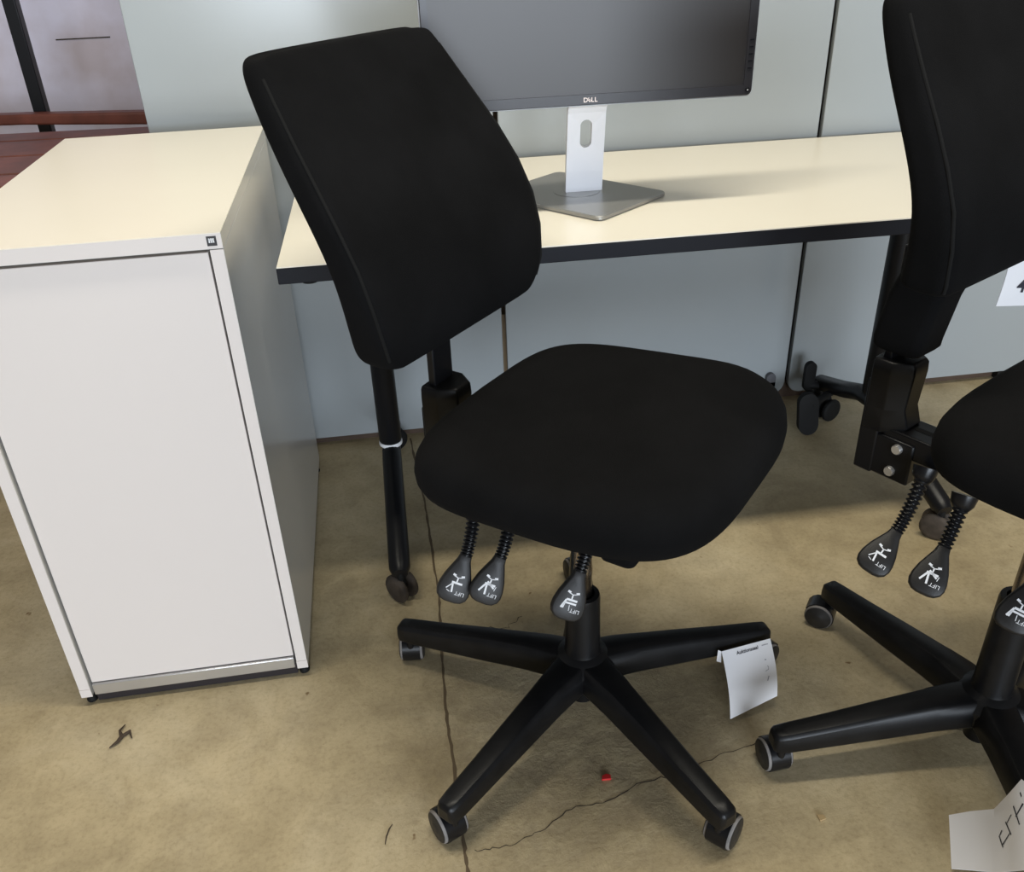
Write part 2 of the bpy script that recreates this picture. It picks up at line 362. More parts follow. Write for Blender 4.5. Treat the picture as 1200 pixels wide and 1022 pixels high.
for x in (-0.064, 1.106):
    X = x-ox
    bm = bmesh.new(); box(bm, X-0.03, X+0.03, -0.20, 0.24, DZ-0.055, DZ-0.030); obj('bearer', bm, STEEL_B, t, bevel=0.003)
    bm = bmesh.new(); lathe(bm, [(0.0245, 0.185), (0.0255, 0.187), (0.0255, 0.68)], (X, 0.02, 0), n=24); obj('column', bm, STEEL_B, t, smooth=True)
    if x < 0:
        bm = bmesh.new(); lathe(bm, [(0.0258, 0.176), (0.0266, 0.177), (0.0266, 0.184), (0.0258, 0.185)], (X, 0.02, 0), n=28); obj('collar_ring', bm, WHITE_INK, t, smooth=True, label='white ring round the left column')
    for s, yy in ((-1, -0.33), (1, 0.285)):
        bm = bmesh.new(); tube(bm, [(X, 0.02 - s*0.02, 0.165), (X, 0.02 + s*0.05, 0.158), (X, (0.02+yy)/2, 0.125), (X, yy-s*0.006, 0.082), (X, yy+s*0.008, 0.077)], [0.021, 0.0220, 0.0220, 0.0220, 0.0160], 18)
        obj('foot_tube', bm, STEEL_B, t, smooth=True)
        # caster: two dusty discs either side of a fork
        bm = bmesh.new(); lathe(bm, [(0.008, 0.040), (0.008, 0.080)], (X, yy, 0), n=12); tube(bm, [(X, yy, 0.05), (X, yy + 0.012, 0.030)], 0.010, 10)
        cyy = yy - (0.075 if x > 0 and s > 0 else 0)
        if cyy != yy: tube(bm, [(X, yy-0.04, 0.085), (X, cyy, 0.034)], 0.010, 10)
        ca = obj('caster', bm, RUBBER, t, smooth=True)
        yaw = math.radians(-40 if x < 0 else -50) if s < 0 else math.radians(68)
        ax = Vector((math.cos(yaw), -math.sin(yaw), 0)).normalized()
        for q in (-1, 1):
            c = Vector((X, cyy+0.012, 0.0315)) + ax*q*0.0135; bm = bmesh.new()
            lathe(bm, [(0.023, -0.0075), (0.0295, -0.0055), (0.0315, -0.003), (0.0315, 0.003), (0.0295, 0.0055), (0.023, 0.0075)], c, ax, 24)
            obj('wheel', bm, BROWNW if s < 0 else RUBBER, ca, smooth=True, angle=50)
# brake lever and pad at the rear right foot
bm = bmesh.new(); prism(bm, rrect(0.054, 0.108, 0.026, 6), -0.008, 0.008, lambda x, y, z: (1.022-ox+x, 1.945-oy+z + y*0.25, 0.056+y)); obj('foot_pad', bm, RUBBER, t, smooth=True)
bm = bmesh.new(); prism(bm, rrect(0.030, 0.085, 0.0148, 6), -0.007, 0.007, lambda x, y, z: (1.058-ox+x, 2.035-oy+z, 0.118+y)); obj('brake_lever', bm, RUBBER, t, smooth=True)
bm = bmesh.new(); tube(bm, [(1.058-ox, 2.04-oy, 0.09), (1.106-ox, 2.03-oy, 0.085)], 0.012, 10); tube(bm, [(1.03-ox, 1.95-oy, 0.075), (1.106-ox, 1.99-oy, 0.09)], 0.010, 10); obj('brake_rod', bm, RUBBER, t, smooth=True)

# ------------------------------------------------------------------ monitor
t = thing('monitor', 'dark flat computer monitor on a silver stand on the cream desk', 'monitor', (0.36, 1.74, DZ))
# base plate, turned on its swivel
ba = math.radians(39.6)
bm = bmesh.new(); pts = rrect(0.216, 0.28, 0.016, 5); cb, sb = math.cos(ba), math.sin(ba)
fm = lambda x, y, z: (x*cb - y*sb, x*sb + y*cb, z)
loft(bm, [[fm(x, y, z) for x, y in q] for q, z in ((offset2(pts, 0.004), 0.0), (pts, 0.003), (pts, 0.008), (offset2(pts, 0.002), 0.0095))])
obj('base_plate', bm, BASEGREY, t, smooth=True, angle=30)
bm = bmesh.new(); lathe(bm, [(0.046, 0.0090), (0.046, 0.0100)], (0.0, 0.010, 0), n=40); obj('swivel_disc', bm, BASEGREY, t, smooth=True)
# riser sheet with a cable slot: bent strip
W2 = 0.0365; RX = 0.0125
prof = [(0.003, 0.0118), (-0.003, 0.05), (-0.008, 0.10), (-0.013, 0.150), (-0.018, 0.178), (-0.030, 0.192), (-0.060, 0.198), (-0.09, 0.198)]
ins = lambda z: W2 + 0.002*(0.1-z)*0
def riser():
    # front sheet as a grid around the slot, given thickness by an offset copy
    bm = bmesh.new(); th = 0.010
    import bisect
    L = [0]
    for a, b in zip(prof, prof[1:]): L.append(L[-1] + math.hypot(b[0]-a[0], b[1]-a[1]))
    def at(s):
        k = min(max(bisect.bisect(L, s)-1, 0), len(L)-2); q = (s-L[k])/(L[k+1]-L[k])
        a, b = prof[k], prof[k+1]; d = Vector((b[0]-a[0], b[1]-a[1])).normalized()
        return (a[0]+(b[0]-a[0])*q, a[1]+(b[1]-a[1])*q), (d.y, -d.x)
    def P(x, s, depth):
        (y, z), n = at(s); return (RX + x, y + n[0]*depth, z + n[1]*depth)
    S0, S1 = 0.088, 0.143; sc = (S0+S1)/2; slot = [(x, y + sc) for x, y in rrect(0.0225, S1-S0, 0.0112, 5)]
    n = len(slot)
    def outer(p):      # project from slot centre onto a rectangle around it
        dx, ds = p[0], p[1]-sc; hx, hs = W2, 0.045
        k = min(hx/abs(dx) if abs(dx) > 1e-6 else 9e9, hs/abs(ds) if abs(ds) > 1e-6 else 9e9); return (dx*k, sc + ds*k)
    out = [outer(p) for p in slot]
    # make sure rectangle corners exist
    for cx, cs in ((W2, sc+0.045), (-W2, sc+0.045), (-W2, sc-0.045), (W2, sc-0.045)):
        k = min(range(n), key=lambda i: (out[i][0]-cx)**2 + (out[i][1]-cs)**2); out[k] = (cx, cs)
    layers = []
    for dpt in (0.0, -th):
        vi = [bm.verts.new(P(x, s, dpt)) for x, s in slot]; vo = [bm.verts.new(P(x, s, dpt)) for x, s in out]
        bridge(bm, vi, vo); layers.append((vi, vo))
    bridge(bm, layers[0][0], layers[1][0])
    ss = [L[0]] + [s for s in (0.02, 0.045)] + [sc-0.045]
    def sheet(sl):
        rows = [[bm.verts.new(P(x, s, d)) for x, d in ((-W2, 0), (W2, 0), (W2, -th), (-W2, -th))] for s in sl]
        for a, b in zip(rows, rows[1:]): bridge(bm, a, b)
        bm.faces.new(rows[0]); bm.faces.new(rows[-1])
    sheet([L[0], 0.04, sc-0.045]); sheet([sc+0.045] + [s for s in L if s > sc+0.046])
    # side walls of the slot portion
    for sx in (-W2, W2):
        q = [P(sx, sc-0.045, 0), P(sx, sc+0.045, 0), P(sx, sc+0.045, -th), P(sx, sc-0.045, -th)]
        bm.faces.new([bm.verts.new(v) for v in q])
    return obj('riser', bm, SILVER, t)
prof = [(-y, z) for y, z in prof]
# normals face -y: build with mirrored profile (y grows forward), then flip
prof = [(-(0.003), 0.0118), (0.003, 0.05), (0.008, 0.10), (0.010, 0.150), (0.008, 0.172), (0.000, 0.187), (-0.012, 0.196), (-0.028, 0.199)]
prof = [(-0.0+0.010 - (0.0), 0.0118), (0.004, 0.05), (-0.003, 0.10), (-0.010, 0.145), (-0.016, 0.168), (-0.026, 0.183), (-0.040, 0.190), (-0.058, 0.192)]
riser()
# head: x -0.291..0.285 (world 0.069..0.645), front y 1.60, bottom z .928 -> local
HX0, HX1, HY, HZ0, HZ1 = 0.070-0.36, 0.646-0.36, 1.605-1.74, 0.927-DZ, 0.927-DZ+0.335
head_w, head_h = HX1-HX0, HZ1-HZ0; hcx, hcz = (HX0+HX1)/2, (HZ0+HZ1)/2
pts = rrect(head_w, head_h, 0.009, 4)
fm = lambda x, y, z: (hcx+x, HY+z, hcz+y)
bm = bmesh.new(); loft(bm, [[fm(x, y, z) for x, y in q] for q, z in ((offset2(pts, 0.004), 0.0068), (offset2(pts, -0.0018), 0.0042), (offset2(pts, -0.0024), 0.012), (offset2(pts, -0.0024), 0.020), (offset2(pts, 0.006), 0.032), (offset2(pts, 0.05), 0.050))])
obj('rear_shell', bm, mat('silver_rim', (0.55, 0.56, 0.57), 0.4, 0.2), t, smooth=True, angle=30, label='silver rim and rear shell')
BZL = 0.0125; BZB = 0.0175
bm = bmesh.new()
inner = [(x, y) for x, y in ((head_w/2-0.0155, head_h/2-0.016), (-head_w/2+BZL, head_h/2-0.016), (-head_w/2+BZL, -head_h/2+BZB), (head_w/2-0.0155, -head_h/2+BZB))]
def bez():
    corners = [5*k + 2 for k in range(4)]
    oF = [bm.verts.new(fm(x, y, 0.0)) for x, y in offset2(pts, 0.0012)]; oB = [bm.verts.new(fm(x, y, 0.0075)) for x, y in pts]
    oM = [bm.verts.new(fm(x, y, 0.0015)) for x, y in pts]
    iF = [bm.verts.new(fm(x, y, 0.0)) for x, y in inner]; iB = [bm.verts.new(fm(x, y, 0.004)) for x, y in inner]
    bridge(bm, oB, oM); bridge(bm, oM, oF); bridge(bm, iF, iB)
    n = len(oF)
    for k in range(4):
        for j in range(4): bm.faces.new((iF[k], oF[5*k+j], oF[5*k+j+1]))
        k2 = (k+1) % 4; bm.faces.new((iF[k], oF[5*k+4], oF[(5*k+5) % n], iF[k2]))
bez(); bez_o = obj('bezel', bm, BEZEL, t)
bm = bmesh.new(); v = [bm.verts.new(fm(x, y, 0.0035)) for x, y in inner]; w = [bm.verts.new(fm(x, y, 0.0062)) for x, y in inner]
bm.faces.new(v); bm.faces.new(w[::-1]); bridge(bm, v, w); obj('screen', bm, SCREEN, t)
for k in range(5):
    bm = bmesh.new(); box(bm, HX1-0.0115, HX1-0.0045, HY-0.0016, HY+0.001, HZ0+0.0445+k*0.0115, HZ0+0.0465+k*0.0115); obj('button', bm, DARK_EDGE, bez_o)
bm = bmesh.new(); lathe(bm, [(0.0045, 0.0), (0.0045, 0.0018), (0.0038, 0.0024)], (HX1-0.0085, HY+0.0004, HZ0+0.0095), (0, -1, 0), 18); obj('power_button', bm, DARK_EDGE, bez_o, smooth=True)
bm = bmesh.new(); lathe(bm, [(0.0012, 0.0), (0.0012, 0.0004)], (HX1-0.0085, HY-0.0018, HZ0+0.0095), (0, -1, 0), 10); obj('power_light', bm, WHITE_INK, bez_o)
LX = 0.3545-0.36
LOGO = mat('logo_silver', (0.85, 0.72, 0.66), 0.35)
bm = text_bm('D', 0.0108, lambda x, y: (LX-0.0086+x*1.05, HY-0.0007, HZ0+0.0085+y), True)
for ch, dx in (('L', 0.0036), ('L', 0.0096)):
    b2 = text_bm(ch, 0.0108, lambda x, y, dx=dx: (LX+dx+x, HY-0.0007, HZ0+0.0085+y), True)
    me = bpy.data.meshes.new('tmp'); b2.to_mesh(me); b2.free(); bm.from_mesh(me); bpy.data.meshes.remove(me)
ca_, sa_ = math.cos(0.72), math.sin(0.72)
b2 = text_bm('E', 0.0100, lambda x, y: (LX-0.0022+(x*ca_-y*sa_), HY-0.0007, HZ0+0.0085+(x*sa_+y*ca_)), True)
me = bpy.data.meshes.new('tmp'); b2.to_mesh(me); b2.free(); bm.from_mesh(me); bpy.data.meshes.remove(me)
obj('logo', bm, LOGO, bez_o)

# ------------------------------------------------------------------ office chairs
def seat_bm(zt, CX):
    bm = bmesh.new(); N = 72; HL = 0.2248
    def outline(t):
        c, q = math.cos(t), math.sin(t); e = 2/4.6 if c < 0 else 2/3.24
        x = math.copysign(abs(c)**e, c); y = math.copysign(abs(q)**e, q)
        return (HL*x, (0.2454 + 0.0068*x)*y)
    O = [outline(2*math.pi*k/N) for k in range(N)]
    def top(x, y):
        z = zt - 0.010*(y/0.22)**2 - 0.004 + 0.062*x
        if x > 0.08: z -= 0.020*((x-0.08)/0.13)**2
        return z - 0.006*math.exp(-((x+0.03)**2+y*y)/0.012)
    k = 1.0; rings = []
    for s, dz in ((0.05, 0), (0.2, 0), (0.4, 0), (0.6, 0), (0.75, 0), (0.86, -0.001), (0.925, -0.005), (0.965, -0.012), (0.99, -0.023), (1.0, -0.038), (0.995, -0.052), (0.975, -0.064), (0.94, -0.071), (0.80, -0.074), (0.4, -0.074)):
        rings.append([(CX + x*s, y*s, top(x*s, y*s) + dz*k) for x, y in O])
    loft(bm, rings); return bm
BACK_ROWS = [(-0.010, -0.196, 0.172, 0.050), (0.000, -0.189, 0.185, 0.068), (0.015, -0.184, 0.194, 0.075), (0.045, -0.181, 0.205, 0.072), (0.094, -0.187, 0.2125, 0.067), (0.143, -0.201, 0.2150, 0.064),
    (0.192, -0.226, 0.2145, 0.063), (0.241, -0.258, 0.2095, 0.062), (0.289, -0.294, 0.2010, 0.059), (0.330, -0.324, 0.1930, 0.054), (0.358, -0.344, 0.1870, 0.049), (0.374, -0.356, 0.1800, 0.040), (0.384, -0.364, 0.1690, 0.024)]
# the right-hand chair's pad sits higher and steeper, on a fabric sleeve over its spine
BACK_ROWS_T = [(0.019, -0.150, 0.160, 0.045), (0.024, -0.141, 0.172, 0.062), (0.032, -0.135, 0.180, 0.071)] + \
    [(z*0.928, x + 0.060 + 0.149*(z-0.12), w*0.895, t) for z, x, w, t in BACK_ROWS[3:]]
def back_parts(rows, dish=0.008):
    bm = bmesh.new(); rings = []; seamL = []; seamR = []
    for z, xf, hw, th in rows:
        ring = []
        for a, b in rrect(th, 2*hw, min(0.022, th*0.42, hw*0.6), 5):
            k = (a/th + 0.5); d = -dish*(1-min(1, abs(b)/hw)**2)*(0.4+0.6*k)*min(1, hw/0.15)
            zz = z - (0.012*(1-min(1, abs(b)/hw)**2) if z < 0.005 and hw > 0.15 else 0) + (0.024*(1-min(1, abs(b)/hw)**2)*min(1, (z-0.25)/0.12) if z > 0.25 else 0)
            ring.append((xf - th/2 + a + d, b, zz))
        rings.append(ring)
        seamR.append((xf - 0.0080, -(hw - 0.0066), z)); seamL.append((xf - 0.0080, hw - 0.0066, z))
    loft(bm, rings)
    return bm, seamL[2:-2], seamR[2:-2]
def arm_bm():
    bm = bmesh.new(); rings = []
    for x, w, z0, z1 in ((0.015, 0.072, 0.088, 0.134), (0.060, 0.066, 0.087, 0.133), (0.10, 0.058, 0.083, 0.130), (0.18, 0.050, 0.075, 0.120), (0.26, 0.044, 0.069, 0.108), (0.33, 0.039, 0.064, 0.099), (0.347, 0.035, 0.064, 0.097), (0.354, 0.026, 0.066, 0.093)):
        h = z1-z0; c = w/2; tw = c*0.62
        sec = [(-c, z0), (c, z0), (c*1.02, z0+h*0.45), (c*0.95, z0+h*0.68), (tw+0.004, z0+h*0.95), (tw, z1), (-tw, z1), (-tw-0.004, z0+h*0.95), (-c*0.95, z0+h*0.68), (-c*1.02, z0+h*0.45)]
        rings.append([(x, y, z) for y, z in sec])
    loft(bm, rings); return bm
PADDLE_OUT = [(0.000, 0.0085), (0.010, 0.0105), (0.022, 0.0155), (0.036, 0.0210), (0.050, 0.0245), (0.060, 0.0250), (0.068, 0.0225), (0.0735, 0.0160), (0.0755, 0.0080)]
def make_lever(root, A, E_, P, n, icon):
    A, E_, P = Vector(A), Vector(E_), Vector(P); a = (P-E_).normalized(); B = P - a*0.041
    Cc = B - a*0.035
    q2 = lambda t: A*(1-t)**2 + Cc*2*t*(1-t) + B*t*t
    bm = bmesh.new(); d0 = (q2(0.05)-A).normalized(); tube(bm, [A - d0*0.002, A + d0*0.012, A + d0*0.020], [0.0185, 0.0165, 0.0115], 16)
    path = []; rad = []; k = max(6, int((B-A).length/0.0078))
    for j in range(k):
        for q, rr_ in ((0.0, 0.0072), (0.25, 0.0108), (0.55, 0.0110), (0.85, 0.0072)):
            t = 0.12 + 0.88*(j+q)/k; path.append(q2(t)); rad.append(rr_*(1.06 - 0.14*t))
    path.append(B + a*0.004); rad.append(0.0068); tube(bm, path, rad, 10)
    lev = obj('lever', bm, PLASTIC_S, root, smooth=True, angle=60)
    n = Vector(n); n = (n - a*n.dot(a)).normalized(); e1 = a.cross(n)
    up = [(s, w) for s, w in PADDLE_OUT]; pts = up + [(s, -w) for s, w in reversed(up)]
    O = B - a*0.002; fm = lambda s, w, z: O + a*s + e1*w + n*z
    bm = bmesh.new()
    P2 = offset2(pts, 0.0030); P1 = offset2(pts, 0.0010)
    if sum(x0*y1-x1*y0 for (x0, y0), (x1, y1) in zip(pts, pts[1:]+pts[:1])) < 0: P2 = offset2(pts, -0.0030); P1 = offset2(pts, -0.0010)
    loft(bm, [[fm(s, w, z) for s, w in q] for q, z in ((P2, -0.0085), (P1, -0.0070), (pts, -0.004), (pts, 0.003), (P1, 0.0058), (P2, 0.0070))])
    obj('paddle', bm, PADDLE, lev, smooth=True, angle=45)
    C = 0.046; mp = lambda x, y: fm(C + y, x, 0.0074)
    bm = bmesh.new(); q = 0.62
    S_ = lambda pts, w: stroke(bm, [(x*q, y*q) for x, y in pts], w*q, mp)
    S_([(-0.013, -0.022), (-0.008, -0.0205)], 0.005); S_([(0.013, -0.022), (0.008, -0.0205)], 0.005)
    S_([(-0.010, -0.019), (0, -0.016), (0.010, -0.019)], 0.0022); S_([(0, -0.016), (0, -0.005)], 0.0034)
    S_([(-0.013, -0.003), (0.010, -0.003)], 0.0052)
    if icon == 0: S_([(0.008, 0.000), (0.005, 0.020)], 0.0042); S_([(0.009, 0.0), (0.020, 0.014)], 0.0024); S_([(0.018, 0.018), (0.010, 0.021)], 0.0016)
    elif icon == 1: S_([(0.006, 0.000), (0.003, 0.022)], 0.0046); S_([(0.010, 0.0), (0.019, 0.018)], 0.0044); S_([(-0.012, 0.003), (0.006, -0.008)], 0.0042); S_([(-0.017, -0.002), (-0.0155, 0.008)], 0.0016)
    else: S_([(0.012, -0.001), (0.019, 0.018)], 0.0046); S_([(0.013, 0.006), (0.015, 0.018)], 0.004); S_([(-0.013, 0.005), (0.010, 0.005)], 0.0046); S_([(0.0005, 0.010), (-0.001, 0.022)], 0.0016)
    b2 = text_bm('LIFT', 0.0082, lambda x, y: mp(-0.0095+x, 0.0125+y))
    me = bpy.data.meshes.new('tmp'); b2.to_mesh(me); b2.free(); bm.from_mesh(me); bpy.data.meshes.remove(me)
    obj('pictogram', bm, WHITE_INK, lev, label='white chair pictogram with the word LIFT')
def make_chair(label, hub, base_deg, face_deg, casters, rows, back_z, levers, shroud, spine_top, seat_dz=0.0, gas_z=0.24, seat_cx=0.04, bz=0.0, bx0=0.0, sleeve=False, shift=(0, 0), offs=(0, 0, 0, 0, 0)):
    root = thing('office_chair', label, 'chair', (hub[0], hub[1], 0), 0, 'black swivel office chairs')
    th = math.radians(face_deg); F = Matrix.Translation((shift[0], shift[1], 0)) @ Matrix.Rotation(th, 4, 'Z')
    def up(name, bm, m, par=root, **k):                                # upper part, turned with the seat
        bmesh.ops.transform(bm, matrix=F, verts=bm.verts[:]); return obj(name, bm, m, par, **k)
    # base
    bm = bmesh.new(); lathe(bm, [(0.015, 0.030), (0.021, 0.032), (0.0225, 0.086), (0.050, 0.090), (0.056, 0.096), (0.056, 0.120), (0.044, 0.1325), (0.031, 0.140), (0.0295, 0.146), (0.0285, gas_z-0.006), (0.027, gas_z), (0.019, gas_z+0.001), (0.019, gas_z-0.012), (0.015, gas_z-0.013)], n=32)
    obj('base_hub', bm, PLASTIC, root, smooth=True, angle=35)
    proto = None
    for k in range(5):
        a = math.radians(base_deg + 72*k + offs[k])
        if proto is None: proto = obj('base_arm', arm_bm(), PLASTIC, root, bevel=0.005); o = proto
        else: o = proto.copy(); COL.objects.link(o); o.parent = root
        o.rotation_euler = (0, 0, a)
        # caster
        ca = math.radians(casters[k]); tip = Vector((math.cos(a), math.sin(a), 0))*0.335
        tr = Vector((math.cos(ca), math.sin(ca), 0)); ax = Vector((-math.sin(ca), math.cos(ca), 0)); c = tip + tr*0.018 + Vector((0, 0, 0.0265))
        bm = bmesh.new(); lathe(bm, [(0.0075, 0.040), (0.0075, 0.068)], tip, n=12)
        hood = []
        for s in (-0.0165, 0.0165):
            hood.append([c + ax*s + 0.0285*(math.cos(t)*(-tr) + math.sin(t)*Vector((0, 0, 1))) for t in [math.radians(-55 + 21.0*j) for j in range(11)]])
        inn = [[c + ax*s*1.0 + 0.0255*(math.cos(t)*(-tr) + math.sin(t)*Vector((0, 0, 1))) for t in [math.radians(-55 + 21.0*j) for j in range(11)]] for s in (-0.0165, 0.0165)]
        V = [[bm.verts.new(p) for p in row] for row in (hood[0], hood[1], inn[1], inn[0])]
        for r_, r2_ in zip(V, V[1:]+V[:1]):
            for j in range(10): bm.faces.new((r_[j], r_[j+1], r2_[j+1], r2_[j]))
        for j in (0, 10): bm.faces.new([V[i][j] for i in range(4)])
        lathe(bm, [(0.0245, -0.0085), (0.0245, 0.0085)], c, ax, 20)
        co = obj('caster', bm, PLASTIC_S, root, smooth=True)
        for s in (-1, 1):
            bm = bmesh.new(); d = ax*s; cc = c + d*0.0095
            lathe(bm, [(0.0225, 0.0), (0.0265, 0.0012), (0.0265, 0.0052)], cc, d, 28, mi=0)
            lathe(bm, [(0.0265, 0.0052), (0.0262, 0.0095), (0.0248, 0.0112)], cc, d, 28, mi=1)
            lathe(bm, [(0.0243, 0.0118), (0.0215, 0.0130), (0.0100, 0.0136), (0.0085, 0.0146), (0.003, 0.0148)], cc, d, 28, mi=0)
            obj('wheel', bm, [WHEEL, TREAD], co, smooth=True, angle=50)
    bm = bmesh.new(); lathe(bm, [(0.0145, gas_z-0.02), (0.0145, 0.30), (0.0152, 0.302), (0.0152, 0.316), (0.0145, 0.318), (0.0135, 0.43), (0.0135, 0.475+seat_dz)], n=24); obj('gas_spring', bm, CHROME, root, smooth=True, angle=30, label='worn chrome gas spring')
    # mechanism
    z = seat_dz
    bm = bmesh.new(); box(bm, -0.11, 0.10, -0.075, 0.075, 0.475+z, 0.540+z); box(bm, -0.05, 0.06, -0.045, 0.045, 0.440+z, 0.475+z); up('mechanism', bm, STEEL_B, bevel=0.004)
    bm = seat_bm(0.6236+z, seat_cx); up('seat', bm, FABRIC, smooth=True, angle=60)
    bm = bmesh.new(); pts = rrect(0.31, 0.33, 0.08, 6); loft(bm, [[(x+seat_cx, y, zz+z+0.008+0.055*x) for x, y in q] for q, zz in ((offset2(pts, 0.03), 0.5260), (pts, 0.536), (offset2(pts, -0.006), 0.545))]); up('seat_shell', bm, PLASTIC, smooth=True)
    bm = bmesh.new(); prism(bm, rrect(0.05, 0.05, 0.012, 4), 0.514+z, 0.560+z, lambda x, y, zz: (seat_cx+0.112+x, -0.176+y, zz)); up('seat_slide_latch', bm, FABRIC, bevel=0.006)
    # rear bracket and spine
    bm = bmesh.new(); box(bm, -0.250, -0.10, -0.030, 0.030, 0.474+bz, 0.512+bz); box(bm, -0.262, -0.195, -0.034, 0.034, 0.430+bz, 0.500+bz)
    bmesh.ops.translate(bm, vec=(bx0,0,0), verts=bm.verts[:]); br = up('back_bracket', bm, STEEL_B, bevel=0.003)
    for bx, bzz in ((-0.219, 0.487), (-0.224, 0.446)):
        bm = bmesh.new(); lathe(bm, [(0.0082, -0.002), (0.0082, 0.004), (0.0070, 0.0062)], (bx+bx0, -0.034, bzz+bz), (0, -1, 0), 14); up('bolt', bm, BOLT, br, smooth=True, label='bright zinc bolt head')
    bm = bmesh.new(); prism(bm, rrect(0.034, 0.011, 0.0052, 4), 0.5118+bz, 0.5126+bz, lambda x, y, zz: (bx0-0.198+x, y, zz)); up('slot', bm, RUBBER, br)
    s0, s1 = shroud
    bm = bmesh.new(); box(bm, -0.276, -0.262, -0.024, 0.024, 0.53+bz, spine_top); box(bm, -0.286, -0.255, -0.036, 0.036, 0.428+bz, 0.585+bz); bmesh.ops.translate(bm, vec=(bx0,0,0), verts=bm.verts[:]); up('back_spine', bm, STEEL_B, bevel=0.003)
    sec = lambda w, d: [(-0.282, -w), (-0.252, -w), (-0.252+d, -w*0.50), (-0.252+d, w*0.50), (-0.252, w), (-0.284, w)]
    bm = bmesh.new(); loft(bm, [[(x, y, zz) for x, y in sec(w, d)] for w, d, zz in ((0.0370, 0.022, s0), (0.037, 0.034, s0+0.012), (0.037, 0.024, s0+0.04), (0.038, 0.028, s1-0.02), (0.037, 0.027, s1-0.005), (0.034, 0.023, s1))]); bmesh.ops.translate(bm, vec=(bx0,0,0), verts=bm.verts[:]); up('spine_shroud', bm, PLASTIC, bevel=0.002)
    if sleeve:
        bm = bmesh.new(); pts = rrect(0.078, 0.076, 0.014, 4); loft(bm, [[(-0.264+x*k+sh, y*k, zz) for x, y in pts] for k, sh, zz in ((0.86, 0, 0.642), (0.98, 0, 0.648), (1.0, 0, 0.66), (1.0, 0.012, 0.73), (0.96, 0.035, 0.80), (0.8, 0.05, 0.86))])
        up('spine_sleeve', bm, FABRIC, smooth=True, angle=50)
    # backrest
    bm, sl, sr = back_parts(rows); T = Matrix.Translation((0, 0, back_z))
    bmesh.ops.transform(bm, matrix=T, verts=bm.verts[:]); bk = up('backrest', bm, FABRIC, smooth=True, angle=180); md = bk.modifiers.new('s', 'SUBSURF'); md.levels = 1; md.render_levels = 2
    for sm in (sl, sr):
        bm = bmesh.new(); tube(bm, sm, 0.0024, 8); bmesh.ops.transform(bm, matrix=T, verts=bm.verts[:]); up('piping', bm, SEAM, bk, smooth=True)
    # levers
    for k, (A, E_, P, n) in enumerate(levers):
        make_lever(root, F @ Vector(A), F @ Vector(E_), F @ Vector(P), (F.to_3x3() @ Vector(n)), k)
    return root
NRM = (0.62, -0.66, 0.48); NRM2 = (0.40, -0.82, 0.50)
chair1 = make_chair('whole black fabric swivel office chair in the middle, in front of the desk', (0.240, 1.108), 7.0, -40.5,
    [30, 100, 84, 117, 45], BACK_ROWS, 0.696,
    [((-0.130, -0.095, 0.500), (-0.113, -0.153, 0.402), (-0.117, -0.179, 0.364), NRM), ((-0.070, -0.080, 0.500), (-0.066, -0.131, 0.402), (-0.072, -0.158, 0.365), NRM), ((0.055, -0.060, 0.490), (0.052, -0.103, 0.402), (0.049, -0.128, 0.365), NRM)],
    (0.475, 0.588), 0.78, bz=-0.035, bx0=0.012, gas_z=0.260)
chair2 = make_chair('black fabric swivel office chair cut off by the right edge, handwritten tag on its leg', (0.858, 0.912), 36.0, -60.0,
    [40, 143, 94, 250, 320], BACK_ROWS_T, 0.774,
    [((-0.172, -0.048, 0.490), (-0.165, -0.108, 0.412), (-0.166, -0.143, 0.384), NRM2), ((-0.104, -0.060, 0.482), (-0.095, -0.108, 0.415), (-0.091, -0.135, 0.389), NRM2), ((0.020, -0.050, 0.480), (0.021, -0.085, 0.417), (0.023, -0.113, 0.386), NRM2)],
    (0.510, 0.628), 0.80, seat_dz=0.060, gas_z=0.320, shift=(0.007, -0.012), offs=(0, 0, -1, 6, 0), seat_cx=0.096, bz=0.007, bx0=-0.008, sleeve=True)

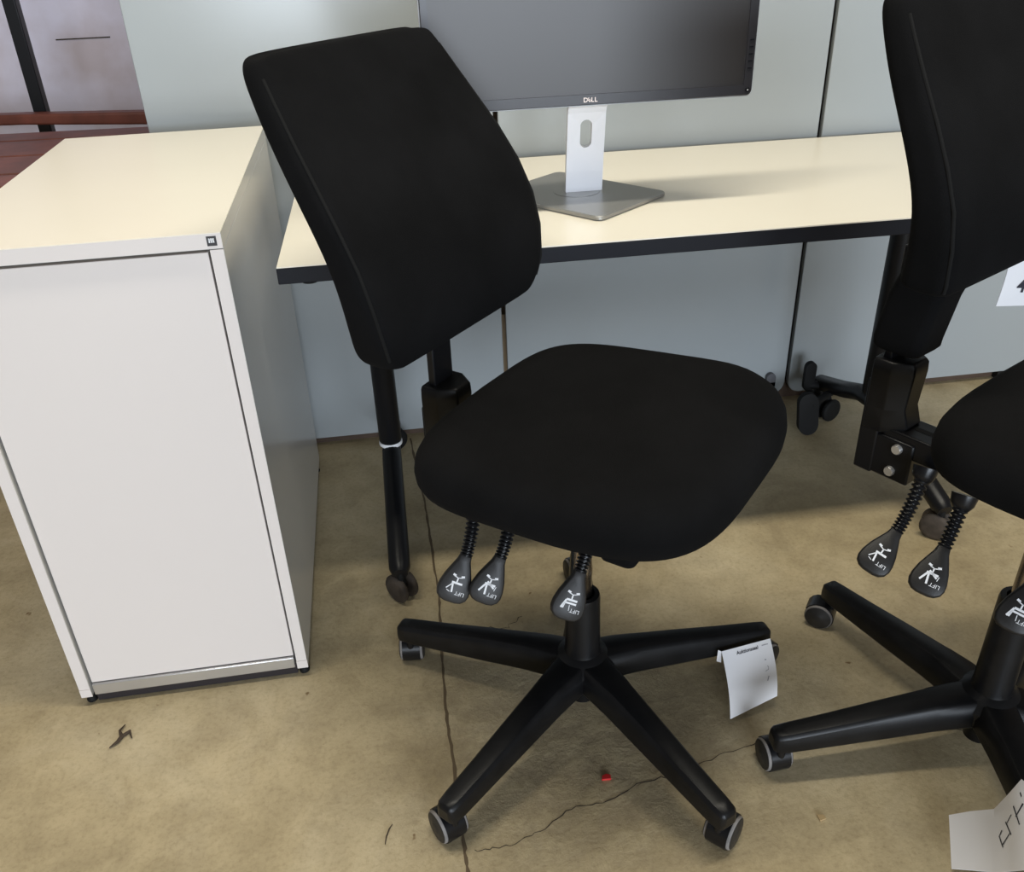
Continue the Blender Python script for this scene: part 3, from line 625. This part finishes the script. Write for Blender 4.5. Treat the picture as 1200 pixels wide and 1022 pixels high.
# ------------------------------------------------------------------ paper tags
def paper(name, label, grid, marks=None):
    """grid: rows of 3-D points, top row first; a thin bent sheet"""
    t = bpy.data.objects.new(name, None); COL.objects.link(t); c = Vector(grid[-1][0]); t.location = (c.x, c.y, 0); tag(t, label, 'paper tag')
    off = Vector((c.x, c.y, 0)); R_, C_ = len(grid), len(grid[0]); G = [[Vector(p)-off for p in row] for row in grid]
    def nrm(i, j):
        a = G[min(i+1, R_-1)][j]-G[max(i-1, 0)][j]; b = G[i][min(j+1, C_-1)]-G[i][max(j-1, 0)]; return a.cross(b).normalized()
    bm = bmesh.new(); th = 0.0004
    A = [[bm.verts.new(G[i][j] + nrm(i, j)*th) for j in range(C_)] for i in range(R_)]; B = [[bm.verts.new(G[i][j] - nrm(i, j)*th) for j in range(C_)] for i in range(R_)]
    for i in range(R_-1):
        for j in range(C_-1):
            bm.faces.new((A[i][j], A[i][j+1], A[i+1][j+1], A[i+1][j])); bm.faces.new((B[i][j], B[i+1][j], B[i+1][j+1], B[i][j+1]))
    for i in range(R_-1):
        for j in (0, C_-1): bm.faces.new((A[i][j], A[i+1][j], B[i+1][j], B[i][j]))
    for j in range(C_-1):
        for i in (0, R_-1): bm.faces.new((A[i][j], A[i][j+1], B[i][j+1], B[i][j]))
    obj('sheet', bm, PAPER, t, smooth=True, angle=50)
    def mp(x, y, lift=0.0011):      # x 0..1 across, y 0..1 down
        fi, fj = y*(R_-1), x*(C_-1); i, j = min(max(int(fi), 0), R_-2), min(max(int(fj), 0), C_-2); p, q = fi-i, fj-j
        P = G[i][j]*(1-p)*(1-q) + G[i+1][j]*p*(1-q) + G[i][j+1]*(1-p)*q + G[i+1][j+1]*p*q
        n = nrm(i, j); camv = Vector((0, 0, CAM_H)) - off - P
        if n.dot(camv) < 0: n = -n
        return P + n*lift
    return t, mp
def sheet_grid(tl, tr, bl, br, bend, nx=8, ny=10, curl=0.0, bn=Vector((0, -1, 0.2))):
    tl, tr, bl, br = map(Vector, (tl, tr, bl, br)); g = []
    for i in range(ny+1):
        v = i/ny; row = []
        for j in range(nx+1):
            w = j/nx; p = (tl*(1-w)+tr*w)*(1-v) + (bl*(1-w)+br*w)*v
            p = p + bn*(bend*math.sin(math.pi*v)) + bn*(curl*v*v*(w**2 - 0.5*w)); row.append(tuple(p))
        g.append(row)
    return g
t1, mp = paper('paper_tag', 'white printed paper tag hanging from the right leg of the middle chair', sheet_grid((0.487, 1.104, 0.094), (0.582, 1.120, 0.094), (0.482, 1.026, 0.012), (0.574, 1.050, 0.026), 0.012))
bm = text_bm('Auktionssaal', 0.095, lambda x, y: mp(0.50+x*0.92, 0.075-y*0.72), True); obj('heading', bm, BLACK_INK, t1, label='dark blurred heading print')
bm = bmesh.new()
for k in range(6): stroke(bm, [(0.80+k*0.022, 0.066), (0.812+k*0.022, 0.066)], 0.012, mp)
obj('fine_print', bm, PALE_INK, t1)['kind'] = 'stuff'
bm = bmesh.new(); stroke(bm, [(0.80, 0.27), (0.825, 0.275)], 0.014, mp); stroke(bm, [(0.78, 0.44), (0.84, 0.43), (0.85, 0.39), (0.83, 0.37)], 0.010, mp); stroke(bm, [(0.80, 0.60), (0.83, 0.54)], 0.02, mp); obj('pen_mark', bm, PALE_INK, t1)['kind'] = 'stuff'
bm = bmesh.new(); g0 = [(0.487, 1.104, 0.094), (0.482, 1.108, 0.0945), (0.478, 1.100, 0.076), (0.484, 1.094, 0.078)]
bm.faces.new([bm.verts.new(Vector(p)-Vector((0.482, 1.026, 0))) for p in g0]); obj('folded_flap', bm, PAPER, t1)
TOP2 = [(0.737, 0.785, 0.020), (0.765, 0.778, 0.032), (0.789, 0.764, 0.050), (0.787, 0.749, 0.100), (0.796, 0.745, 0.138), (0.809, 0.712, 0.138)]
BOT2 = [(0.697, 0.708, 0.012), (0.722, 0.694, 0.022), (0.742, 0.678, 0.036), (0.750, 0.664, 0.058), (0.757, 0.650, 0.080), (0.771, 0.633, 0.100)]
t2, mp = paper('paper_tag', 'white hand-written paper tag taped to the front leg of the right-hand chair', [[tuple(Vector(a)*(1-v) + Vector(b)*v) for a, b in zip(TOP2, BOT2)] for v in [k/6 for k in range(7)]])
bm = bmesh.new()
for s in ([(0.50, 0.42), (0.46, 0.48), (0.50, 0.66)], [(0.50, 0.62), (0.60, 0.52)], [(0.56, 0.34), (0.62, 0.54)], [(0.58, 0.36), (0.64, 0.30)], [(0.68, 0.22), (0.74, 0.48)], [(0.70, 0.36), (0.80, 0.28)], [(0.78, 0.14), (0.84, 0.40)]): stroke(bm, s, 0.014, mp)
obj('handwriting', bm, BLACK_INK, t2)
t3, mp = paper('paper_tag', 'white paper tag numbered in black under the backrest of the right-hand chair', sheet_grid((0.822, 1.07, 0.80), (0.885, 1.06, 0.80), (0.818, 1.07, 0.722), (0.882, 1.06, 0.722), 0.002))
bm = text_bm('4', 0.55, lambda x, y: mp(0.40+x*0.7, 0.62-y*0.7), True); obj('numeral', bm, BLACK_INK, t3)

# ------------------------------------------------------------------ litter on the floor
def scrap(name, label, cat, x, y, pts, h, m, rz=0):
    bm = bmesh.new(); prism(bm, pts, 0.0003, h); o = obj(name, bm, m, bevel=0.0004); o.location = (x, y, 0.0); o.rotation_euler = (0, 0, rz); tag(o, label, cat)
scrap('red_scrap', 'tiny bright red plastic scrap on the concrete under the middle chair', 'scrap', 0.247, 0.952, [(-0.008, -0.004), (0.007, -0.005), (0.008, 0.003), (0.001, 0.006), (-0.006, 0.003)], 0.004, RED)
scrap('wood_chip', 'tiny pale wood chip on the concrete left of the handwritten tag', 'chip', 0.555, 0.825, [(-0.006, -0.004), (0.005, -0.006), (0.007, 0.001), (-0.002, 0.007)], 0.003, CHIP, 0.4)
bm = bmesh.new(); tube(bm, [(-0.020, -0.022, 0.003), (-0.008, -0.012, 0.005), (-0.004, 0.0, 0.004), (-0.010, 0.012, 0.006), (-0.004, 0.026, 0.004)], [0.001, 0.003, 0.004, 0.002, 0.001], 6); tube(bm, [(-0.004, 0.0, 0.004), (0.008, 0.008, 0.005), (0.014, -0.006, 0.003)], [0.003, 0.0035, 0.001], 6)
o = obj('dry_leaf', bm, TWIG, smooth=True); o.location = (-0.56, 1.175, 0); tag(o, 'curled dry brown leaf on the concrete at the far left edge', 'leaf')
bm = bmesh.new(); tube(bm, [(0, -0.016, 0.0012), (0.002, -0.004, 0.0025), (0.007, 0.010, 0.0022), (0.012, 0.018, 0.0012)], [0.0006, 0.0011, 0.0010, 0.0005], 6)
o = obj('twig', bm, TWIG, smooth=True); o.location = (-0.112, 0.905, 0); tag(o, 'thin bent dry twig on the concrete left of the front caster', 'twig')
